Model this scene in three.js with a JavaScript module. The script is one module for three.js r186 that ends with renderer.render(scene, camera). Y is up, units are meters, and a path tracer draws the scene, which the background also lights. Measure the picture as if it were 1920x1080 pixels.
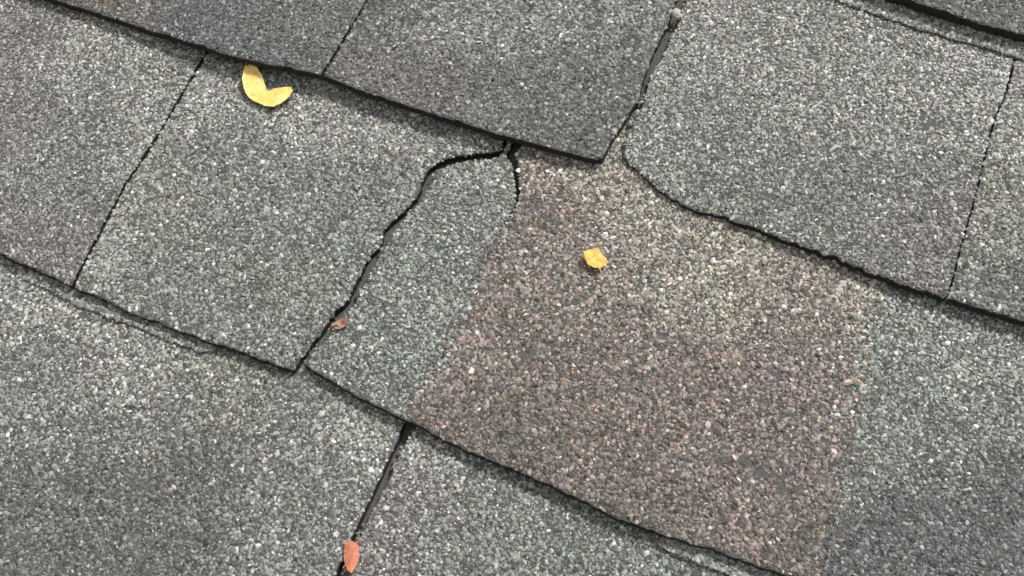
import * as THREE from 'three';

// ---------------------------------------------------------------- camera, sky, sun, exposure
const PITCH = THREE.MathUtils.degToRad(18);                 // roof slope
const scene = new THREE.Scene();
// frame of the roof: x along the courses, y up the slope, z off the surface
const ROOF = new THREE.Matrix4().makeRotationX(-(Math.PI / 2 - PITCH)).setPosition(0, 3, 0);
const onRoof = (u, v, n = 0) => new THREE.Vector3(u, v, n).applyMatrix4(ROOF);
const roofDir = (u, v, n) => new THREE.Vector3(u, v, n).transformDirection(ROOF);

const camera = new THREE.PerspectiveCamera(26.00, 16 / 9, 0.02, 400);
{
  const C = [0.14904,-0.12046,0.51209], F = [-0.26210,0.34684,-0.90056], U = [-0.33400,0.84291,0.42184];
  camera.position.copy(onRoof(C[0], C[1], C[2] + 0.0035));
  camera.up.copy(roofDir(...U));
  camera.lookAt(onRoof(C[0] + F[0], C[1] + F[1], C[2] + 0.0035 + F[2]));
}
const renderer = new THREE.WebGLRenderer({ antialias: true });
renderer.toneMapping = THREE.LinearToneMapping;
renderer.toneMappingExposure = 2.75;
renderer.shadowMap.enabled = true;

{ // overcast sky, brighter towards the zenith
  const w = 128, h = 64, data = new Float32Array(w * h * 4);
  for (let j = 0; j < h; j++) for (let i = 0; i < w; i++) {
    const el = ((j + 0.5) / h - 0.5) * Math.PI;
    const L = el > 0 ? 0.30 * (1 + 2 * Math.sin(el)) / 3 : 0.05;
    const k = (j * w + i) * 4;
    data[k] = L; data[k + 1] = L; data[k + 2] = L * 0.985; data[k + 3] = 1;
  }
  const sky = new THREE.DataTexture(data, w, h, THREE.RGBAFormat, THREE.FloatType);
  sky.mapping = THREE.EquirectangularReflectionMapping;
  sky.magFilter = THREE.LinearFilter; sky.minFilter = THREE.LinearFilter; sky.needsUpdate = true;
  scene.background = sky; scene.environment = sky;
}
const sun = new THREE.DirectionalLight(new THREE.Color(1.0, 0.975, 0.94), 1.5);   // veiled sun, from up the slope
{
  const d = roofDir(0.26, 0.64, 0.72);
  sun.position.copy(onRoof(0, 0.08)).addScaledVector(d, 6);
  sun.target.position.copy(onRoof(0, 0.08));
  sun.castShadow = true; sun.shadow.radius = 20; sun.shadow.mapSize.set(4096, 4096);
  const c = sun.shadow.camera; c.left = -2.2; c.right = 2.2; c.top = 2.2; c.bottom = -2.2; c.near = 0.5; c.far = 14;
  sun.shadow.bias = -0.0004;
  scene.add(sun, sun.target);
}

// ---------------------------------------------------------------- helpers
let seed = 20240611;
const rnd = () => { seed |= 0; seed = seed + 0x6D2B79F5 | 0; let t = Math.imul(seed ^ seed >>> 15, 1 | seed); t = t + Math.imul(t ^ t >>> 7, 61 | t) ^ t; return ((t ^ t >>> 14) >>> 0) / 4294967296; };
const gauss = () => (rnd() + rnd() + rnd() + rnd() - 2) * 1.73;
const hash2 = (x, y) => { let h = Math.imul(x | 0, 374761393) + Math.imul(y | 0, 668265263) | 0; h = Math.imul(h ^ h >>> 13, 1274126177); return ((h ^ h >>> 16) >>> 0) / 4294967296; };
function vnoise(x, y) {
  const i = Math.floor(x), j = Math.floor(y), a = x - i, b = y - j, f = a * a * (3 - 2 * a), g = b * b * (3 - 2 * b);
  return ((hash2(i, j) * (1 - f) + hash2(i + 1, j) * f) * (1 - g) + (hash2(i, j + 1) * (1 - f) + hash2(i + 1, j + 1) * f) * g) * 2 - 1;
}
const clamp = (x, a, b) => Math.min(b, Math.max(a, x));
const lerp = (a, b, t) => a + (b - a) * t;
function interp(pts, x, ix, iy) {          // piecewise linear through sorted points, ends held
  if (x <= pts[0][ix]) return pts[0][iy];
  for (let i = 1; i < pts.length; i++) if (x <= pts[i][ix]) { const a = pts[i - 1], b = pts[i]; return lerp(a[iy], b[iy], (x - a[ix]) / (b[ix] - a[ix] || 1e-9)); }
  return pts[pts.length - 1][iy];
}
const taken = {};
const numbered = n => { const k = taken[n] = (taken[n] ?? -1) + 1; return k ? n + '_' + String(k).padStart(3, '0') : n; };
function tag(o, label, category, group) { o.userData.label = label; o.userData.category = category; if (group) o.userData.group = group; return o; }

// ---------------------------------------------------------------- outlines of the shingles in view, in millimetres on the roof
const TRACED = {
  A0: {k: -1,right: [[-13.3,-87.8],[-14.9,-71.8],[-15.7,-55.1],[-16.3,-39.1],[-16.8,-25.3],[-17.2,-13.8],[-17.7,-5.4],[-18.6,-0.5]]},
  A1: {k: -1,left: [[-10.2,-86.5],[-11.3,-70.3],[-12.6,-54.3],[-13.0,-38.5],[-13.0,-25.1],[-13.6,-13.7],[-13.2,-4.4],[-12.0,0.1]]},
  B0: {k: 0,right: [[-194.8,-1.3],[-196.1,4.5],[-197.3,14.4],[-200.1,35.9],[-202.6,57.3],[-202.6,75.3],[-203.1,91.7],[-204.7,118.4],[-206.1,139.9]],butt: [[-342.0,1.5],[-289.8,1.2],[-240.0,1.0],[-220.1,0.2],[-195.4,-1.0]]},
  B1: {k: 0,left: [[-193.3,-0.7],[-194.6,5.1],[-195.8,15.0],[-198.6,36.5],[-201.0,57.9],[-201.0,75.8],[-201.5,92.3],[-203.1,119.0],[-204.5,140.5]],right: [[-74.6,2.4],[-74.5,4.4],[-72.3,20.4],[-70.7,33.7],[-68.2,43.3],[-68.1,55.7],[-68.2,72.0],[-69.3,83.7],[-64.8,96.2],[-63.3,103.6],[-64.2,113.5],[-64.3,121.4],[-61.3,127.3],[-56.4,132.0],[-47.3,137.1],[-36.9,142.3]],butt: [[-192.5,-1.0],[-178.9,-0.7],[-159.8,-1.9],[-136.3,-1.3],[-116.3,-0.4],[-94.3,1.4],[-80.2,1.5],[-74.6,2.4]],ply: [[-222.7,-5.4],[-200.1,-6.1],[-186.8,-7.4],[-171.9,-6.8],[-154.2,-6.1],[-139.4,-5.9],[-121.5,-5.3],[-116.4,-2.7]]},
  B2: {k: 0,left: [[-71.4,6.8],[-68.7,19.4],[-65.7,32.8],[-64.2,43.8],[-64.9,54.0],[-64.7,71.2],[-64.6,83.4],[-61.6,95.5],[-59.9,103.6],[-60.4,111.8],[-59.8,119.9],[-57.0,126.1],[-50.3,131.2],[-35.3,138.8]],right: [[-19.8,0.9],[-16.5,15.6],[-14.9,34.1],[-16.0,53.2],[-17.1,70.0],[-18.3,84.1],[-18.3,102.0],[-17.3,116.0],[-18.1,120.3],[-22.2,128.1],[-28.5,138.2],[-33.1,140.3]],butt: [[-71.4,6.8],[-59.5,4.4],[-44.9,2.7],[-30.9,1.7],[-19.8,0.9]]},
  B3: {k: 0,left: [[-19.3,0.8],[-16.0,15.6],[-14.3,34.1],[-15.4,53.2],[-16.6,69.9],[-17.7,84.1],[-17.7,101.9],[-16.2,116.1],[-15.8,121.2],[-19.6,129.1],[-24.5,138.1],[-27.7,142.6]],right: [[168.7,-0.3],[168.2,11.1],[165.8,33.8],[161.7,61.5],[158.0,85.6],[154.0,110.4],[152.6,126.1],[151.6,138.2]],butt: [[-19.3,0.8],[-9.2,0.7],[2.1,-0.9],[15.3,-1.7],[33.0,-1.5],[55.7,-2.1],[83.2,-3.9],[102.0,-3.5],[115.4,-1.9],[126.5,-0.8],[139.9,-0.1],[157.6,0.7],[168.7,-0.1]],ply: [[104.2,-6.0],[111.1,-7.6],[119.7,-7.2],[129.8,-6.7],[142.2,-6.5],[164.2,-5.7]]},
  B4: {k: 0,left: [[169.1,-0.1],[168.6,11.2],[166.2,33.9],[162.1,61.7],[158.4,85.7],[154.4,110.6],[153.0,126.3],[152.0,138.4]],butt: [[169.1,-0.1],[188.3,0.2],[226.6,-1.0],[267.1,-1.5]]},
  C0: {k: 1,right: [[-136.0,147.2],[-138.8,199.1]],butt: [[-448.5,137.6],[-335.8,139.1],[-300.3,139.7],[-269.4,140.4],[-231.6,139.9],[-204.8,139.3],[-179.1,139.7],[-155.4,142.8],[-135.8,145.9]]},
  C1: {k: 1,left: [[-134.8,147.7],[-137.6,199.5]],right: [[12.5,153.8],[12.6,157.6],[12.7,166.5],[13.8,175.9],[15.5,190.1],[12.9,205.6],[11.8,223.7],[11.9,239.2],[10.2,252.5]],butt: [[-133.7,146.0],[-107.2,145.1],[-83.3,145.3],[-60.2,146.1],[-43.1,146.4],[-29.5,148.0],[-13.4,149.6],[1.5,150.6],[9.3,151.6],[12.5,153.8]]},
  C2: {k: 1,left: [[26.1,156.5],[21.1,159.6],[17.9,165.9],[18.4,176.3],[18.4,189.9],[16.0,205.4],[16.6,224.5],[17.1,240.4],[16.4,254.7]],right: [[179.0,140.5],[178.8,151.8],[177.6,168.2],[177.1,188.2],[175.0,215.6],[173.6,238.1],[174.5,257.3],[173.6,274.6]],butt: [[26.1,156.5],[32.8,153.4],[39.7,150.2],[47.6,146.9],[59.0,144.6],[72.3,144.0],[87.3,145.1],[97.6,144.5],[107.9,143.8],[128.1,142.8],[150.5,140.9],[165.0,140.5],[179.0,140.8]]},
  C3: {k: 1,left: [[179.9,140.9],[179.6,152.1],[178.5,168.5],[178.0,188.5],[175.9,215.9],[174.5,238.4],[175.4,257.6],[174.5,275.0]],butt: [[179.9,140.6],[197.4,141.0],[213.1,141.9],[253.2,140.9]]},
  D0: {k: 2,right: [[143.7,284.5],[143.1,300.2]],butt: [[4.6,293.7],[62.9,289.7],[106.9,288.2],[123.3,286.6],[142.9,285.5]],ply: [[8.3,284.0],[65.6,281.8],[87.9,280.4],[107.2,278.7],[125.9,277.7],[146.0,277.3]]},
  D1: {k: 2,left: [[144.1,284.7],[143.5,300.3]],butt: [[144.4,285.4],[158.5,285.5],[174.9,285.6],[207.7,283.3],[267.8,279.5]],ply: [[146.0,277.3],[162.1,277.2],[177.2,276.9],[209.7,275.1],[269.5,271.0]]}
};
// granule colours placed on them, in most shingles lighter above and darker below
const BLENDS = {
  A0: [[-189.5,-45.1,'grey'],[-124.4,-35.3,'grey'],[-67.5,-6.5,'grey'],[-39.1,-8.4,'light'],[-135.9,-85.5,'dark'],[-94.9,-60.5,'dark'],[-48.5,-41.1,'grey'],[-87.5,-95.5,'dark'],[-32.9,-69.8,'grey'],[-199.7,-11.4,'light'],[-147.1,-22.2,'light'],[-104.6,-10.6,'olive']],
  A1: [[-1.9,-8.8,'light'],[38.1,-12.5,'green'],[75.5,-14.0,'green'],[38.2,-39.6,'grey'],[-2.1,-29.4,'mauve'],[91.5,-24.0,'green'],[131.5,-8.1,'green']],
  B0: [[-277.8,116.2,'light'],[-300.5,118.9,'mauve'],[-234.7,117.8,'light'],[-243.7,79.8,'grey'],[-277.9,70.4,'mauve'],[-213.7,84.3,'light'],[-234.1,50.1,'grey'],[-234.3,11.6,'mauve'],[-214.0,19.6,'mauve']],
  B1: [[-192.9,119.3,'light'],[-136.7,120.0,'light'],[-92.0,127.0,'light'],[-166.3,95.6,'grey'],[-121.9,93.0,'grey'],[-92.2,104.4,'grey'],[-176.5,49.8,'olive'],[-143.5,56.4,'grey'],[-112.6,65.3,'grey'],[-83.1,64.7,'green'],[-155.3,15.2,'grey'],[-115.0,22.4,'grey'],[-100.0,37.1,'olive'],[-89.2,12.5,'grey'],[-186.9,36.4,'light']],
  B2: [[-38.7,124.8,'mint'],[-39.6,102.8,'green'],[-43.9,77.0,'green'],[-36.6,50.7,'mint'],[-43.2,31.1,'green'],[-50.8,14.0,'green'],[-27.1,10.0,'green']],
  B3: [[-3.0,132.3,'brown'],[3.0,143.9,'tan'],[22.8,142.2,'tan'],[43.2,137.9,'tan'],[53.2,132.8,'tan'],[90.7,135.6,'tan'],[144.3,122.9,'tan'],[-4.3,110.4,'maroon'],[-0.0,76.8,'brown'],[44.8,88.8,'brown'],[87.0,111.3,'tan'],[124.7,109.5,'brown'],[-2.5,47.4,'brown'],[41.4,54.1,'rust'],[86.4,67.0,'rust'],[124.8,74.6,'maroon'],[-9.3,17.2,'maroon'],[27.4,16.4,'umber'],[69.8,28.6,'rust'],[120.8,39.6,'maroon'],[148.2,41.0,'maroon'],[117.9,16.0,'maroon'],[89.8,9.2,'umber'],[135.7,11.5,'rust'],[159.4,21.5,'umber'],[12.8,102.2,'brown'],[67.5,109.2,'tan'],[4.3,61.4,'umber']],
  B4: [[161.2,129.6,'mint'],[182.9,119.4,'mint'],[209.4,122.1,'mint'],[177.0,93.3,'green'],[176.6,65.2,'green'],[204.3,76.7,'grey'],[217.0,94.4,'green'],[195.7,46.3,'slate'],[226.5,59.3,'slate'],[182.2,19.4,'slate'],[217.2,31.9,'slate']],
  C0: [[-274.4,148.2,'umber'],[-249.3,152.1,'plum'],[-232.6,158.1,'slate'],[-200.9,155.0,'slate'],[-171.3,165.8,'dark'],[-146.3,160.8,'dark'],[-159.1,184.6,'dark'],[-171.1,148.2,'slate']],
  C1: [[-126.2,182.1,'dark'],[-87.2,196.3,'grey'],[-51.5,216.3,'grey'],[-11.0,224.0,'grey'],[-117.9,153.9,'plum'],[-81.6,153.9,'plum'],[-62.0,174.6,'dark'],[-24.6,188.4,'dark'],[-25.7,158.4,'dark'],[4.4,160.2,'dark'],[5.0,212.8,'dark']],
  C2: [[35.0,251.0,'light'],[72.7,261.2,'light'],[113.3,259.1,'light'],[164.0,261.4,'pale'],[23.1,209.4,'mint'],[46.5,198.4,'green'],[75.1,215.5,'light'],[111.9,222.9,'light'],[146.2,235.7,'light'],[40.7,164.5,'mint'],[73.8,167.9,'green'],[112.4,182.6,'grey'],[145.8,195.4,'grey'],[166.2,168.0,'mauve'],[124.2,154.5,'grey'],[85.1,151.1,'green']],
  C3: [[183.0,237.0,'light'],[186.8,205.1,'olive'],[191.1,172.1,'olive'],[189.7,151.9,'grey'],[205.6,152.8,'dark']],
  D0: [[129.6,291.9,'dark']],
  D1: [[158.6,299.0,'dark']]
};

// ---------------------------------------------------------------- materials
const lin = (r, g, b) => new THREE.Color().setRGB(r, g, b);
function noiseTexture(n, fn, srgb) {
  const d = new Uint8Array(n * n * 4);
  for (let j = 0; j < n; j++) for (let i = 0; i < n; i++) { const c = fn(i, j), k = (j * n + i) * 4; d[k] = c[0]; d[k + 1] = c[1]; d[k + 2] = c[2]; d[k + 3] = 255; }
  const t = new THREE.DataTexture(d, n, n); t.wrapS = t.wrapT = THREE.RepeatWrapping; t.magFilter = THREE.LinearFilter; t.minFilter = THREE.LinearMipmapLinearFilter; t.generateMipmaps = true;
  if (srgb) t.colorSpace = THREE.SRGBColorSpace; t.needsUpdate = true; return t;
}
// uv are metres: repeat 1 / size
const gritBump = noiseTexture(512, (i, j) => { const v = 255 * (0.6 * hash2(i >> 1, j >> 1) + 0.4 * hash2(i + 977, j)); return [v, v, v]; });
gritBump.repeat.set(1 / 0.2, 1 / 0.2);
const gritColor = noiseTexture(512, (i, j) => { const v = 70 + 185 * Math.pow(hash2((i >> 1) + 31, (j >> 1) + 77), 1.2) * (0.7 + 0.3 * hash2(i, j + 411)); return [v, v * 0.99, v * 0.95]; }, true);
gritColor.repeat.set(1 / 0.6, 1 / 0.6);
const asphalt = new THREE.MeshStandardMaterial({ color: lin(0.016, 0.016, 0.015), roughness: 0.9, bumpMap: gritBump, bumpScale: 0.0006 });
const finesMat = new THREE.MeshStandardMaterial({ color: lin(0.085, 0.084, 0.078), roughness: 0.95, bumpMap: gritBump, bumpScale: 0.0006 });
const coarseGranules = new THREE.MeshStandardMaterial({ color: lin(0.34, 0.34, 0.33), vertexColors: true, roughness: 0.8, map: gritColor, bumpMap: gritBump, bumpScale: 0.0009 });
const granuleMat = new THREE.MeshStandardMaterial({ color: 0xffffff, roughness: 0.62 });
const felt = new THREE.MeshStandardMaterial({ color: lin(0.03, 0.03, 0.03), roughness: 0.95 });

// granule blends: mean albedo, share of dark grains
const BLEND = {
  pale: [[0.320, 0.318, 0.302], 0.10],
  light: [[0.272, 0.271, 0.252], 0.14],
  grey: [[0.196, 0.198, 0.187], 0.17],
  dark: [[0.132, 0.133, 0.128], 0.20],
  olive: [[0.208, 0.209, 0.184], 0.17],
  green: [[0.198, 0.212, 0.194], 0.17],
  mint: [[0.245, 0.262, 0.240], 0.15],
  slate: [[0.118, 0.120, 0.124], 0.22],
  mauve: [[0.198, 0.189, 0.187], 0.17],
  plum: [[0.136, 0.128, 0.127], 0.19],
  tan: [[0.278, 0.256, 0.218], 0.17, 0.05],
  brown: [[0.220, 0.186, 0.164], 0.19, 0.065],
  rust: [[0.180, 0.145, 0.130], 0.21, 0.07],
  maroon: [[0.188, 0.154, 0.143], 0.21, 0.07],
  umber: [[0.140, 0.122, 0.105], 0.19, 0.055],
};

// ---------------------------------------------------------------- the roof and its shingles
const EXPO = 143, TH = 5.0, HEAD = 306;       // exposure, thickness and height of a shingle, millimetres
const roof = new THREE.Group(); roof.name = 'shingle_roof'; roof.applyMatrix4(ROOF);
tag(roof, 'weathered grey and brown asphalt shingle roof with dark gaps between the courses', 'roof');
scene.add(roof);

{
  const g = new THREE.BoxGeometry(3.2, 2.5, 0.018); g.translate(0, 0.13, -0.0165);
  const m = new THREE.Mesh(g, felt); m.name = 'deck'; m.castShadow = m.receiveShadow = true; roof.add(m);
}
const grainShapes = [0, 1, 2, 3].map(q => {                 // crushed-stone grains
  const g = new THREE.IcosahedronGeometry(1, 0), p = g.attributes.position, s = 311 + q * 57;
  for (let i = 0; i < p.count; i++) {
    const x = p.getX(i), y = p.getY(i), z = p.getZ(i), f = 0.72 + 0.5 * hash2(Math.round(x * 40) + s, Math.round(y * 40) + Math.round(z * 40) * 7);
    p.setXYZ(i, x * f, y * f, z * f);
  }
  g.computeVertexNormals(); return g;
});

const sideU = (pts, v) => {                                  // side edge: follows the trace, then straight up the slope
  const a = pts[0], b = pts[pts.length - 1];
  return interp(pts, clamp(v, a[1], b[1]), 1, 0);
};
function steps(len, fine, coarse) {                          // grid lines, closer together at the two ends
  const e = [0, 0.35, 0.9, 1.8, 3.2, 5.5].map(x => x / len).filter(x => x < 0.2), out = [...e];
  const n = Math.max(2, Math.round(len / (fine || coarse)));
  for (let i = 1; i < n; i++) { const x = i / n; if (x > e[e.length - 1] + 0.3 / n && x < 1 - e[e.length - 1] - 0.3 / n) out.push(x); }
  for (let i = e.length - 1; i >= 0; i--) out.push(1 - e[i]);
  return out;
}
let grains = 0, shingles = 0;
const mtx = new THREE.Matrix4(), quat = new THREE.Quaternion(), sc = new THREE.Vector3(), eul = new THREE.Euler(), pos = new THREE.Vector3(), col = new THREE.Color();

function makeShingle(o) {
  const id = shingles++, v0 = o.k * EXPO, near = o.near;
  const ph = id * 13.7, rl = o.roughL ?? 1, rr = o.roughR ?? 1;
  const uL = v => sideU(o.left, v) + (near ? rl * (0.5 * vnoise(v * 0.12, ph) + jag(v, ph + 5)) : 0);
  const jag = (v, q) => 0.45 * Math.abs(vnoise(v * 0.9, q)) + 1.3 * Math.max(0, vnoise(v * 0.22, q + 7) - 0.4);
  const uR = v => sideU(o.right, v) + (near ? rr * (0.5 * vnoise(v * 0.12, ph + 50) - jag(v, ph + 55)) : 0);
  const vB = u => interp(o.butt, u, 0, 1) + (near ? 0.35 * vnoise(u * 0.11, ph + 9) + 0.35 * vnoise(u * 0.45, ph + 19) + (o.chip ?? 1) * (1.6 * Math.max(0, vnoise(u * 0.17, ph + 29) - 0.45) + 0.5 * Math.abs(vnoise(u * 0.9, ph + 39))) : 0);
  const vTop = v0 + HEAD;
  const point = (s, t) => {                                  // s across, t up the slope
    const ub = lerp(o.butt[0][0], o.butt[o.butt.length - 1][0], s);
    const vb = vB(ub), v = lerp(vb, vTop, t);
    return [lerp(uL(v), uR(v), s), v];
  };
  const lift = u => o.lift ? interp(o.lift, u, 0, 1) : 0.15;
  const height = (u, v) => {
    const off = v - v0, fb = clamp(1 - off / 110, 0, 1);
    const dB = Math.max(0, v - vB(u)), dL = Math.max(0, u - uL(v)), dR = Math.max(0, uR(v) - u);
    return TH * (1 - off / EXPO) + lift(u) * fb * fb
      + (0.35 * vnoise(u / 38 + ph, v / 38) + 0.15 * vnoise(u / 13, v / 13 + ph)) * clamp(1.2 - off / EXPO, 0, 1)
      - 0.35 * Math.exp(-dB / 1.0) - 0.5 * (rl * Math.exp(-dL / 1.4) + rr * Math.exp(-dR / 1.4)) - (o.droop ?? 0.6) * Math.exp(-dB / 14) + (o.drop ?? 0);
  };
  const T0 = TH - 0.5;
  const wid = sideU(o.right, v0 + 70) - sideU(o.left, v0 + 70);
  const ss = steps(wid, o.traced ? 1.2 : near ? 5 : 0, 40), ts = steps(HEAD, o.traced ? 1.7 : near ? 7 : 0, 60);
  const P = [], UV = [], I = [], J = [], Cc = [];
  const tint = o.tone ?? [1, 1, 1], nx = ss.length, ny = ts.length;
  for (let layer = 0; layer < 2; layer++) for (let j = 0; j < ny; j++) for (let i = 0; i < nx; i++) {
    const [u, v] = point(ss[i], ts[j]);
    P.push(u / 1000, v / 1000, (height(u, v) - layer * T0) / 1000); UV.push(u / 1000, v / 1000); Cc.push(...tint);
  }
  const N = nx * ny;
  for (let j = 0; j < ny - 1; j++) for (let i = 0; i < nx - 1; i++) {
    const a = j * nx + i, b = a + 1, c = a + nx, d = c + 1;
    I.push(a, b, d, a, d, c); J.push(a + N, d + N, b + N, a + N, c + N, d + N);
  }
  const wall = (p, q) => {                                   // edge face with vertices of its own, so that the edge stays crisp
    const k = P.length / 3;
    for (const x of [p, q, q + N, p + N]) { P.push(P[x * 3], P[x * 3 + 1], P[x * 3 + 2]); UV.push(UV[x * 2], UV[x * 2 + 1] + P[x * 3 + 2]); Cc.push(...tint); }
    J.push(k, k + 2, k + 1, k, k + 3, k + 2);
  };
  for (let i = 0; i < nx - 1; i++) { wall(i, i + 1); wall((ny - 1) * nx + i + 1, (ny - 1) * nx + i); }
  for (let j = 0; j < ny - 1; j++) { wall((j + 1) * nx, j * nx); wall(j * nx + nx - 1, (j + 1) * nx + nx - 1); }
  const g = new THREE.BufferGeometry();
  g.setAttribute('position', new THREE.Float32BufferAttribute(P, 3));
  g.setAttribute('uv', new THREE.Float32BufferAttribute(UV, 2));
  g.setAttribute('color', new THREE.Float32BufferAttribute(Cc, 3));
  g.setIndex([...I, ...J]); g.addGroup(0, I.length, 0); g.addGroup(I.length, J.length, 1); g.computeVertexNormals();
  const m = new THREE.Mesh(g, [o.grain ? finesMat : coarseGranules, asphalt]);
  m.name = numbered('shingle'); m.castShadow = m.receiveShadow = true; roof.add(m);
  if (o.label) m.userData.label = o.label;

  let ply = null;
  if (o.ply) {                                               // the lower ply of the laminate, showing below the butt edge
    const pu = o.ply, W = pu.map(([u, v]) => {
      return { u, v: v + 0.3 * vnoise(u, 3), vin: v + 22 };
    });
    const zPly = (u, v) => TH * (1 - (v - v0) / EXPO) - TH + 1.25 + 0.15 * vnoise(u / 9, v / 9);
    const q = [], qi = [], quv = [], dense = [];
    for (let i = 0; i < W.length - 1; i++) for (let k = 0; k < 6; k++) dense.push([lerp(W[i].u, W[i + 1].u, k / 6), lerp(W[i].v, W[i + 1].v, k / 6) + 0.35 * vnoise(i * 6 + k, ph)]);
    dense.push([W[W.length - 1].u, W[W.length - 1].v]);
    dense.forEach(([u, v]) => { for (const [dv, dz] of [[0, -1.4], [0, -0.25], [0.5, 0], [22, 0]]) { q.push(u / 1000, (v + dv) / 1000, (zPly(u, v + dv) + dz) / 1000); quv.push(u / 1000, (v + dv) / 1000); } });
    for (let i = 0; i < dense.length - 1; i++) for (let k = 0; k < 3; k++) { const a = i * 4 + k, b = a + 4; qi.push(a, b, b + 1, a, b + 1, a + 1); }
    const pg = new THREE.BufferGeometry();
    pg.setAttribute('position', new THREE.Float32BufferAttribute(q, 3)); pg.setAttribute('uv', new THREE.Float32BufferAttribute(quv, 2)); pg.setIndex(qi); pg.computeVertexNormals();
    const pm = new THREE.Mesh(pg, finesMat); pm.name = 'lower_ply'; pm.castShadow = pm.receiveShadow = true; m.add(pm);
    ply = { dense, zPly };
  }
  if (!o.grain) return m;

  // crushed-stone granules pressed into the asphalt
  const M = [], K = [];
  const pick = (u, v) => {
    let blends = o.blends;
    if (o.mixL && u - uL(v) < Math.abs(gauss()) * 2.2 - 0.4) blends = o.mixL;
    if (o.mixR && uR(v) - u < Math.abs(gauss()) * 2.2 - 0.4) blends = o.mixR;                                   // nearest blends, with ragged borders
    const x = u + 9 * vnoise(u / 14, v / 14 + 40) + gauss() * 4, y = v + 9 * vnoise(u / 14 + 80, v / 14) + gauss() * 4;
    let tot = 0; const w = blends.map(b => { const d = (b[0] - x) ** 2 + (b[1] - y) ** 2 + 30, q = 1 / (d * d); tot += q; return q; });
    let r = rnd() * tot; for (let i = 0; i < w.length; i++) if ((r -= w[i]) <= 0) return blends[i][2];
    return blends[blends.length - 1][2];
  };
  const grain = (u, v, z, size, blend) => {
    const e = size * (0.50 + 0.62 * rnd() + 0.45 * rnd() ** 6);
    sc.set(e * (0.75 + 0.6 * rnd()), e * (0.75 + 0.6 * rnd()), e * (0.32 + 0.28 * rnd())).multiplyScalar(0.001);
    eul.set(gauss() * 0.35, gauss() * 0.35, rnd() * 6.283); quat.setFromEuler(eul);
    mtx.compose(pos.set(u / 1000, v / 1000, z / 1000), quat, sc);
    M.push(...mtx.elements);
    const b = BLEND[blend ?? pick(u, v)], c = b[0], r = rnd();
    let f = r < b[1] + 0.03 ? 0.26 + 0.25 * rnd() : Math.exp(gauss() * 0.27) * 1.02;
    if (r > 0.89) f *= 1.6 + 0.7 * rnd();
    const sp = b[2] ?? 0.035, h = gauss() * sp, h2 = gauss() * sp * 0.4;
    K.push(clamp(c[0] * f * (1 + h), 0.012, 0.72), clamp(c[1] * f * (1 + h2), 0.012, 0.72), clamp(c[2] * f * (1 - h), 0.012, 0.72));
  };
  const step = o.step, vEnd = v0 + EXPO + (o.traced ? 34 : 6);
  const b0 = o.butt[0], b1 = o.butt[o.butt.length - 1];
  const vmin = Math.min(...o.butt.map(b => b[1])) - 1;
  for (let v = vmin; v < vEnd; v += step) {
    const l = uL(v), r = uR(v);
    for (let u = Math.max(l, o.clip[0]); u < Math.min(r, o.clip[1]); u += step) {
      const x = u + (rnd() - 0.5) * step * 1.3, y = v + (rnd() - 0.5) * step * 1.3;
      if (x < uL(y) + (rl ? 0.1 : -0.5) || x > uR(y) - (rr ? 0.1 : -0.5) || y < vB(x) + 0.7) continue;
      if (vnoise(x / 3.4 + ph, y / 3.4) + 0.5 * vnoise(x / 21, y / 21 + ph) > 0.88 && rnd() < 0.75) continue;   // small bald spots
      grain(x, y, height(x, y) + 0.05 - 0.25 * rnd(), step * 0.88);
    }
  }
  if (o.traced && rl) for (let v = vB(o.butt[0][0]) + 1.5; v < v0 + EXPO + 4; v += 0.3) {             // loose grit in the joint on the left of the shingle
    if (vnoise(v / 6, ph + 70) < 0.0 + 0.6 * rnd()) continue;
    const x = uL(v) + 0.2 - 2.6 * rnd();
    grain(x, v, height(uL(v) + 2, v) - TH * (1 - rnd() * 0.8) + 0.4, 0.8);
  }
  if (ply) for (const [u, v] of ply.dense) for (let k = 0; k < 40; k++) {
    const x = u + (rnd() - 0.5) * 6, y = v + 0.3 + rnd() * 9; if (x < ply.dense[0][0] || x > ply.dense[ply.dense.length - 1][0]) continue;
    grain(x, y + (interp(ply.dense, x, 0, 1) - v), ply.zPly(x, y) + 0.05, 1.0, rnd() < 0.8 ? 'grey' : 'light');
  }
  const n = K.length / 3, im = new THREE.InstancedMesh(grainShapes[id % 4], granuleMat, n);
  im.instanceMatrix.array.set(M);
  im.instanceColor = new THREE.InstancedBufferAttribute(new Float32Array(K), 3);
  im.name = 'granules'; im.userData.kind = 'stuff'; im.castShadow = im.receiveShadow = true;
  m.add(im); grains += n;
  return m;
}

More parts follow.
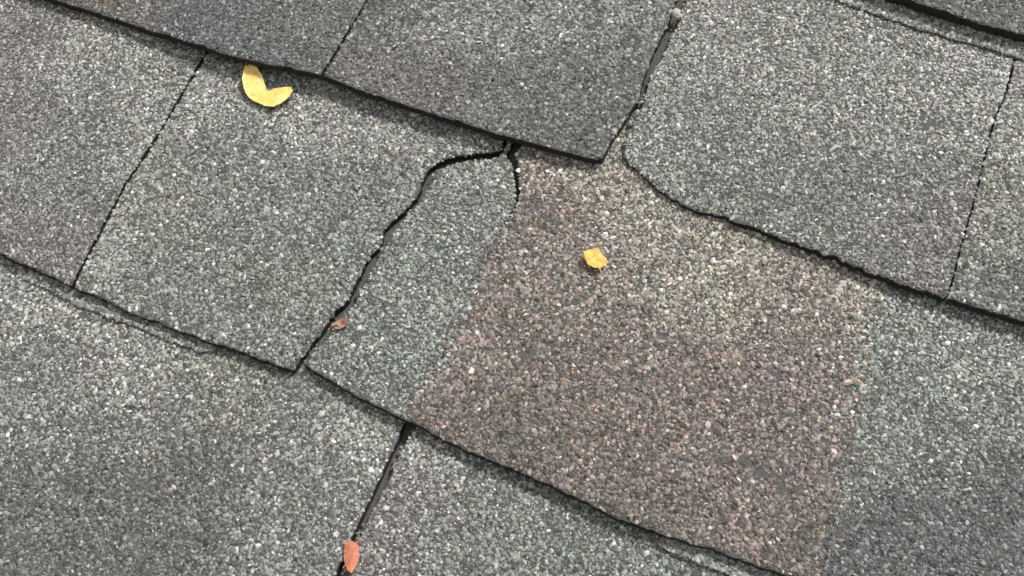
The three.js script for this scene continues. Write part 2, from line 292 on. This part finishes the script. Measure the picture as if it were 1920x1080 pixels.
// shingles in view, then the rest of the roof round them
const LABEL = {
  A0: 'dark grey shingle with a wide exposed face at the lower left',
  A1: 'light greenish grey shingle below the brown one',
  B0: 'pale grey shingle with a mauve lower corner',
  B1: 'pale grey shingle with a worn, rounded upper corner',
  B2: 'narrow pale green shingle with a curved top beside the crack',
  B3: 'brown and tan shingle with the small yellow leaf on it',
  B4: 'blue grey shingle beside the brown one',
  C0: 'dark slate shingle above the curled yellow leaf',
  C1: 'dark grey shingle with a lifted lower edge',
  C2: 'pale grey and green shingle with a ragged lower edge',
  C3: 'olive grey shingle at the right end of the pale one',
  D0: 'dark shingle edge over a narrow strip of a second ply',
  D1: 'dark shingle edge at the upper right corner',
};
const MORE = {
  A0: { roughR: 0.4 }, A1: { drop: -0.5, roughL: 0.6 },
  B0: { roughR: 0.3, lift: [[-300, 1.6], [-200, 1.2]] }, B1: { roughL: 0.3, lift: [[-260, 1.2], [-100, 0.8]], roughR: 1.7 },
  B2: { lift: [[-140, 0.5], [-60, 1.4]], roughR: 0 }, B3: { roughL: 0, roughR: 0, lift: [[-60, 1.4], [40, 1.8], [150, 1.2]] }, B4: { roughL: 0, lift: [[150, 1.2], [260, 1.2]] },
  C0: { lift: [[-330, 1.0], [-250, 2.2], [-200, 6.0], [-150, 6.0]], roughR: 0.3 }, C1: { roughL: 0.3, lift: [[-170, 6.0], [-60, 4.8], [-10, 3.0], [25, 1.4], [45, 0.2]] },
  C2: { chip: 2.2, lift: [[35, -2.4], [70, -1.4], [95, 0.2], [130, 1.0], [170, 2.0], [230, 3.8]], roughR: 0.15 }, C3: { roughL: 0.15, lift: [[200, 3.0], [300, 3.6]] },
  D0: { roughR: 0.2, lift: [[0, 4], [300, 4]] }, D1: { roughL: 0.2, lift: [[0, 4], [300, 4]] },
};
const ROWS = { '-1': ['A0', 'A1'], 0: ['B0', 'B1', 'B2', 'B3', 'B4'], 1: ['C0', 'C1', 'C2', 'C3'], 2: ['D0', 'D1'] };
const UMIN = -1500, UMAX = 1500;
const near = [-560, 480, -330, 480];                       // where the grains are built one by one
const fillBlends = ['light', 'grey', 'grey', 'dark', 'green', 'olive', 'mauve', 'slate', 'brown', 'plum'];
function straight(k, u0, u1) {
  const v0 = k * EXPO, sk = (rnd() - 0.5) * 3;
  const l = [[u0 + 0.9, v0 - 4], [u0 + 0.9 + sk, v0 + HEAD]], r = [[u1 - 0.9, v0 - 4], [u1 - 0.9 + sk, v0 + HEAD]];
  const d = (rnd() - 0.5) * 3;
  return { k, left: l, right: r, butt: [[u0 + 0.9, v0 + d], [(u0 + u1) / 2, v0 + d + (rnd() - 0.5)], [u1 - 0.9, v0 + d]] };
}
function fill(k, from, to) {                                // ordinary shingles between two places of a course
  let u = from;
  while (u < to - 1) {
    let w = 110 + rnd() * 150; if (to - u - w < 90) w = to - u;
    const s = straight(k, u, u + w), v0 = k * EXPO;
    finish(s); u += w;
  }
}
function finish(s, id) {
  const v0 = s.k * EXPO, u0 = s.left[0][0], u1 = s.right[0][0];
  const inNear = u1 > near[0] && u0 < near[1] && v0 + EXPO > near[2] && v0 < near[3];
  s.near = inNear; s.grain = inNear; s.clip = [near[0], near[1]];
  s.step = id ? 1.1 : 1.7;
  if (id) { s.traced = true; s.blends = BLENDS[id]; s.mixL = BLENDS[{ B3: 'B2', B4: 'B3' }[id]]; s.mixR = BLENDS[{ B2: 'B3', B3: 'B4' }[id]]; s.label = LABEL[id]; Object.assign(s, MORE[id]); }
  else {
    const main = fillBlends[Math.floor(rnd() * fillBlends.length)];
    s.blends = []; for (let i = 0; i < 9; i++) s.blends.push([lerp(u0, u1, rnd()), v0 + rnd() * EXPO, rnd() < 0.55 ? main : fillBlends[Math.floor(rnd() * fillBlends.length)]]);
    const c = BLEND[main][0]; s.tone = c.map(x => x / 0.19);
  }
  if (s.clip[0] > u0 || s.clip[1] < u1) s.cut = true;
  makeShingle(s);
}
for (let k = -7; k <= 8; k++) {
  const row = ROWS[k];
  if (!row) { fill(k, UMIN + rnd() * 60, UMAX - rnd() * 60); continue; }
  const shapes = row.map(id => ({ ...TRACED[id] }));
  const v0 = k * EXPO;
  const grow = (pts, du) => {                               // carry a traced joint down to its butt edge and up under the next course
    const q = pts.map(p => [...p]), a = q[0], z = q[q.length - 1];
    if (a[1] > v0) q.unshift([a[0], v0 - 4]);
    return q;
  };
  shapes.forEach((s, i) => {
    s.left = s.left && grow(s.left); s.right = s.right && grow(s.right);
    if (!s.butt) s.butt = null;
  });
  const first = shapes[0], last = shapes[shapes.length - 1];
  const bl = first.butt ? first.butt[0] : [-330, v0], br = last.butt ? last.butt[last.butt.length - 1] : [270, v0];
  if (!first.left) first.left = [[bl[0], v0 - 4], [bl[0], v0 + HEAD]];
  if (!last.right) last.right = [[br[0], v0 - 4], [br[0], v0 + HEAD]];
  shapes.forEach(s => { if (!s.butt) s.butt = [[s.left[0][0], v0], [s.right[0][0], v0]]; });
  fill(k, UMIN + rnd() * 60, bl[0] - 0.9);
  row.forEach((id, i) => finish(shapes[i], id));
  fill(k, br[0] + 0.9, UMAX - rnd() * 60);
}
console.log('shingles', shingles, 'grains', grains);

// ---------------------------------------------------------------- fallen leaves and pebbles, lying on the shingles
const zOn = v => (TH * (1 - (v - Math.floor((v + 3) / EXPO) * EXPO) / EXPO));   // top of the shingle at v
function place(name, u, v, z = null) {
  const o = new THREE.Group(); o.name = numbered(name); scene.add(o);
  o.applyMatrix4(ROOF); o.position.copy(onRoof(u / 1000, v / 1000, (z ?? zOn(v) + 0.6) / 1000));
  return o;
}
function mesh(name, g, mat, parent) { const m = new THREE.Mesh(g, mat); m.name = name; m.castShadow = m.receiveShadow = true; parent.add(m); return m; }
function leafGeometry(outline, cu, cv, bend, thick) {
  const shape = new THREE.Shape(new THREE.CatmullRomCurve3(outline.map(p => new THREE.Vector3(p[0] - cu, p[1] - cv, 0)), true, 'centripetal').getPoints(120).map((p, i) => new THREE.Vector2(p.x + 0.22 * vnoise(i * 0.37, 5), p.y + 0.22 * vnoise(i * 0.37, 15))));
  // triangulate a fine grid clipped to the outline by marching over cells
  const pts = shape.getPoints(), inside = (x, y) => { let c = false; for (let i = 0, j = pts.length - 1; i < pts.length; j = i++) { const a = pts[i], b = pts[j]; if ((a.y > y) !== (b.y > y) && x < (b.x - a.x) * (y - a.y) / (b.y - a.y) + a.x) c = !c; } return c; };
  const dist = (x, y) => { let d = 1e9; for (const p of pts) d = Math.min(d, Math.hypot(p.x - x, p.y - y)); return d; };
  const box = new THREE.Box2().setFromPoints(pts), size = box.getSize(new THREE.Vector2()), h = Math.max(size.x, size.y) / 44;
  const nx = Math.ceil(size.x / h) + 2, ny = Math.ceil(size.y / h) + 2, key = new Map(), P = [], I = [];
  const vert = (i, j) => {
    const k = i * 1000 + j; if (key.has(k)) return key.get(k);
    let x = box.min.x + (i - 0.5) * h, y = box.min.y + (j - 0.5) * h, d = dist(x, y);
    if (!inside(x, y)) { let q = pts[0], e = 1e9; for (const p of pts) { const f = Math.hypot(p.x - x, p.y - y); if (f < e) { e = f; q = p; } } x = q.x; y = q.y; d = 0; }
    key.set(k, P.length / 3); P.push(x / 1000, y / 1000, bend(x, y, d) / 1000); return P.length / 3 - 1;
  };
  for (let i = 0; i < nx; i++) for (let j = 0; j < ny; j++) {
    const x = box.min.x + i * h, y = box.min.y + j * h;
    if (inside(x, y) || inside(x - h / 2, y - h / 2) || inside(x + h / 2, y + h / 2) || inside(x - h / 2, y + h / 2) || inside(x + h / 2, y - h / 2)) {
      const a = vert(i, j), b = vert(i + 1, j), c = vert(i + 1, j + 1), d = vert(i, j + 1); I.push(a, b, c, a, c, d);
    }
  }
  const N = P.length / 3, cnt = I.length;
  for (let i = 0; i < N; i++) P.push(P[i * 3], P[i * 3 + 1], P[i * 3 + 2] - thick / 1000);
  for (let i = 0; i < cnt; i += 3) I.push(I[i] + N, I[i + 2] + N, I[i + 1] + N);
  const edge = new Map();                                    // close the rim
  for (let i = 0; i < cnt; i += 3) for (let e = 0; e < 3; e++) { const a = I[i + e], b = I[i + (e + 1) % 3]; if (a === b) continue; const r = b + '_' + a; if (edge.has(r)) edge.delete(r); else edge.set(a + '_' + b, [a, b]); }
  for (const [a, b] of edge.values()) I.push(a, a + N, b + N, a, b + N, b);
  const g = new THREE.BufferGeometry(); g.setAttribute('position', new THREE.Float32BufferAttribute(P, 3));
  const uv = []; for (let i = 0; i < P.length; i += 3) uv.push(P[i], P[i + 1]); g.setAttribute('uv', new THREE.Float32BufferAttribute(uv, 2));
  g.setIndex(I); g.computeVertexNormals(); return g;
}
const centre = o => [o.reduce((s, p) => s + p[0], 0) / o.length, o.reduce((s, p) => s + p[1], 0) / o.length];
// leaf skin: blotches and small spots, in leaf millimetres
function leafSkin(base, other, spot, s) {
  const n = 256, t = noiseTexture(n, (i, j) => {
    const a = clamp(0.5 + 0.6 * vnoise(i / 42 + s, j / 42) + 0.3 * vnoise(i / 15, j / 15 + s), 0, 1), g = 0.94 + 0.12 * hash2(i + s * 7, j);
    const sp = clamp((vnoise(i / 7 + s, j / 7 + 9) + 0.35 * vnoise(i / 2, j / 2 + s) - 0.72) * 4, 0, 0.8);
    return [0, 1, 2].map(k => clamp(lerp(lerp(base[k], other[k], a), spot[k], sp) * g, 0, 255));
  }, true);
  t.repeat.set(1 / 0.03, 1 / 0.03); return t;
}
const leafMat = (map, rough = 0.6) => new THREE.MeshPhysicalMaterial({ map, roughness: rough, bumpMap: gritBump, bumpScale: 0.00012, transmission: 0.12, thickness: 0 });

{ // curled yellow leaf under the edge of the dark shingle
  const out = [[-177.7,140.5],[-174.2,141.8],[-170.4,139.9],[-166.9,137.0],[-163.1,133.0],[-160.5,131.1],[-158.5,132.9],[-156.7,134.4],[-154.5,135.4],[-152.4,136.2],[-150.3,136.7],[-148.3,135.5],[-148.3,133.1],[-148.4,130.7],[-149.0,128.1],[-151.6,125.1],[-153.2,123.5],[-155.6,123.0],[-157.5,122.4],[-160.7,122.7],[-166.0,123.3],[-170.7,125.6],[-174.7,130.0],[-177.2,134.4],[-178.3,137.8]], [cu, cv] = centre(out);
  const o = place('yellow_leaf', cu, cv, zOn(cv) + 2.2);
  tag(o, 'curled yellow leaf with a deep notch, tucked under a dark shingle edge', 'leaf', 'fallen leaves on the roof');
  mesh('blade', leafGeometry(out, cu, cv, (x, y, d) => 0.5 + 0.35 * Math.min(1, d / 2.5) + 0.5 * Math.exp(-d / 0.7) + 0.006 * (x * x + y * y) + 0.35 * vnoise(x / 4, y / 4 + 2) + 0.12 * vnoise(x, y), 0.2), leafMat(leafSkin([240, 206, 110], [248, 230, 150], [196, 150, 78], 3)), o);
  const red = [[-177.7, 139.5], [-177.5, 142.0], [-174.3, 143.1]].map((p, i) => new THREE.Vector3((p[0] - cu) / 1000, (p[1] - cv) / 1000, [0.0036, 0.0040, 0.0034][i]));
  mesh('stem', new THREE.TubeGeometry(new THREE.CatmullRomCurve3(red), 12, 0.0011, 8), new THREE.MeshStandardMaterial({ color: lin(0.16, 0.035, 0.045), roughness: 0.6 }), o);
}
{ // small leaf on the brown shingle
  const out = [[24.1,104.4],[26.6,107.4],[29.1,108.9],[31.3,107.3],[34.0,105.6],[36.0,104.0],[35.4,102.3],[34.1,100.9],[34.2,99.2],[33.0,99.7],[30.4,99.5],[28.0,99.7],[26.3,101.2],[24.9,102.6]], [cu, cv] = centre(out);
  const o = place('yellow_leaf', cu, cv, zOn(cv) + 2.6);
  tag(o, 'small yellow orange leaf lying on the brown shingle', 'leaf', 'fallen leaves on the roof');
  mesh('blade', leafGeometry(out, cu, cv, (x, y, d) => 0.6 + 0.5 * Math.min(1, d / 2) + 0.03 * (x * x + y * y), 0.3), leafMat(leafSkin([250, 204, 96], [246, 168, 96], [200, 130, 70], 11)), o);
  const tip = out[8], a = new THREE.Vector3((tip[0] - cu) / 1000, (tip[1] - cv) / 1000, 0.001);
  mesh('stem', new THREE.TubeGeometry(new THREE.CatmullRomCurve3([a.clone().multiplyScalar(0.8), a, a.clone().multiplyScalar(1.45).setZ(-0.0006)]), 10, 0.0004, 6), new THREE.MeshStandardMaterial({ color: lin(0.42, 0.30, 0.10), roughness: 0.7 }), o);
}
{ // pink leaflet in the joint
  const out = [[-16.4,-58.3],[-15.4,-56.2],[-12.9,-55.6],[-10.5,-56.8],[-8.4,-60.3],[-7.8,-64.4],[-8.2,-68.0],[-10.5,-67.1],[-13.8,-64.1],[-15.6,-61.2]], [cu, cv] = centre(out);
  const o = place('pink_leaflet', cu, cv, zOn(cv) + 0.9);
  tag(o, 'salmon pink leaflet lying over the joint between two lower shingles', 'leaf', 'fallen leaves on the roof');
  mesh('blade', leafGeometry(out, cu, cv, (x, y, d) => 0.6 + 0.8 * Math.min(1, d / 2.5) + 0.02 * y * y, 0.35), leafMat(leafSkin([196, 116, 88], [208, 134, 104], [130, 70, 52], 23)), o);
  mesh('midrib', new THREE.TubeGeometry(new THREE.CatmullRomCurve3([[0, 0.0066, 0.0009], [0.0003, 0, 0.0016], [-0.0004, -0.0062, 0.0012]].map(p => new THREE.Vector3(...p))), 12, 0.00025, 6), new THREE.MeshStandardMaterial({ color: lin(0.45, 0.20, 0.15), roughness: 0.7 }), o);
}
{ // withered scrap in the long joint
  const out = [[-68.4,28.3],[-67.7,30.3],[-65.9,32.1],[-64.0,33.8],[-62.0,33.1],[-61.7,31.0],[-62.7,29.2],[-63.9,27.8],[-66.0,27.5]], [cu, cv] = centre(out);
  const o = place('leaf_scrap', cu, cv, zOn(cv) + 1.7);
  tag(o, 'withered brown leaf scrap caught in the joint beside the pale green shingle', 'leaf scrap', 'fallen leaves on the roof');
  mesh('blade', leafGeometry(out, cu, cv, (x, y, d) => 0.9 + 0.5 * vnoise(x / 3 + 4, y / 3) + 0.08 * x, 0.35), leafMat(leafSkin([124, 84, 66], [176, 140, 116], [70, 42, 30], 31), 0.75), o);
  mesh('stem', new THREE.TubeGeometry(new THREE.CatmullRomCurve3([[-0.001, -0.001, 0.0006], [-0.0026, -0.0024, 0.0001], [-0.0042, -0.0046, -0.0012]].map(p => new THREE.Vector3(...p))), 12, 0.00045, 6), new THREE.MeshStandardMaterial({ color: lin(0.13, 0.05, 0.03), roughness: 0.8 }), o);
}
// loose stones
const PEB = [[14.3, 245.6], [110.6, 197.9], [121.2, -6.1], [146.5, 251.7], [72.1, 224.2]];
[['whitish pebble stuck at the top of the open joint', 0, 2.2, 3.2, 0.9], ['white stone chip lying on the pale shingle', 1, 0.9, 2.6, -0.5], ['white stone chip just below the brown shingle', 2, 2.1, 1.0, 0.1]].forEach(([label, i, a, b, turn]) => {
  const [u, v] = PEB[i], g = new THREE.IcosahedronGeometry(1, 3), p = g.attributes.position;
  for (let q = 0; q < p.count; q++) { const x = p.getX(q), y = p.getY(q), z = p.getZ(q), f = 1 + 0.22 * vnoise(x * 1.6 + i * 9 + z, y * 1.6 + z * 1.3) + 0.06 * vnoise(x * 5 + z * 3, y * 5 + i); p.setXYZ(q, x * f * a / 1000, y * f * b / 1000, z * f * Math.min(a, b) * 0.75 / 1000); }
  g.computeVertexNormals();
  const m = new THREE.Mesh(g, new THREE.MeshStandardMaterial({ color: lin(0.56, 0.54, 0.50), roughness: 0.7, bumpMap: gritBump, bumpScale: 0.0002 }));
  m.name = numbered('pebble'); m.castShadow = m.receiveShadow = true; scene.add(m);
  m.applyMatrix4(new THREE.Matrix4().makeTranslation(u / 1000, v / 1000, (zOn(v) + Math.min(a, b) * 0.55) / 1000).multiply(new THREE.Matrix4().makeRotationZ(turn)).premultiply(ROOF));
  tag(m, label, 'pebble', 'loose stones on the roof');
});

// ---------------------------------------------------------------- the ground far below
{
  const g = new THREE.PlaneGeometry(300, 300).rotateX(-Math.PI / 2);
  const m = new THREE.Mesh(g, new THREE.MeshStandardMaterial({ color: lin(0.07, 0.09, 0.04), roughness: 1 }));
  m.name = 'ground'; m.userData.kind = 'structure'; m.receiveShadow = true; scene.add(m);
}
renderer.render(scene, camera);
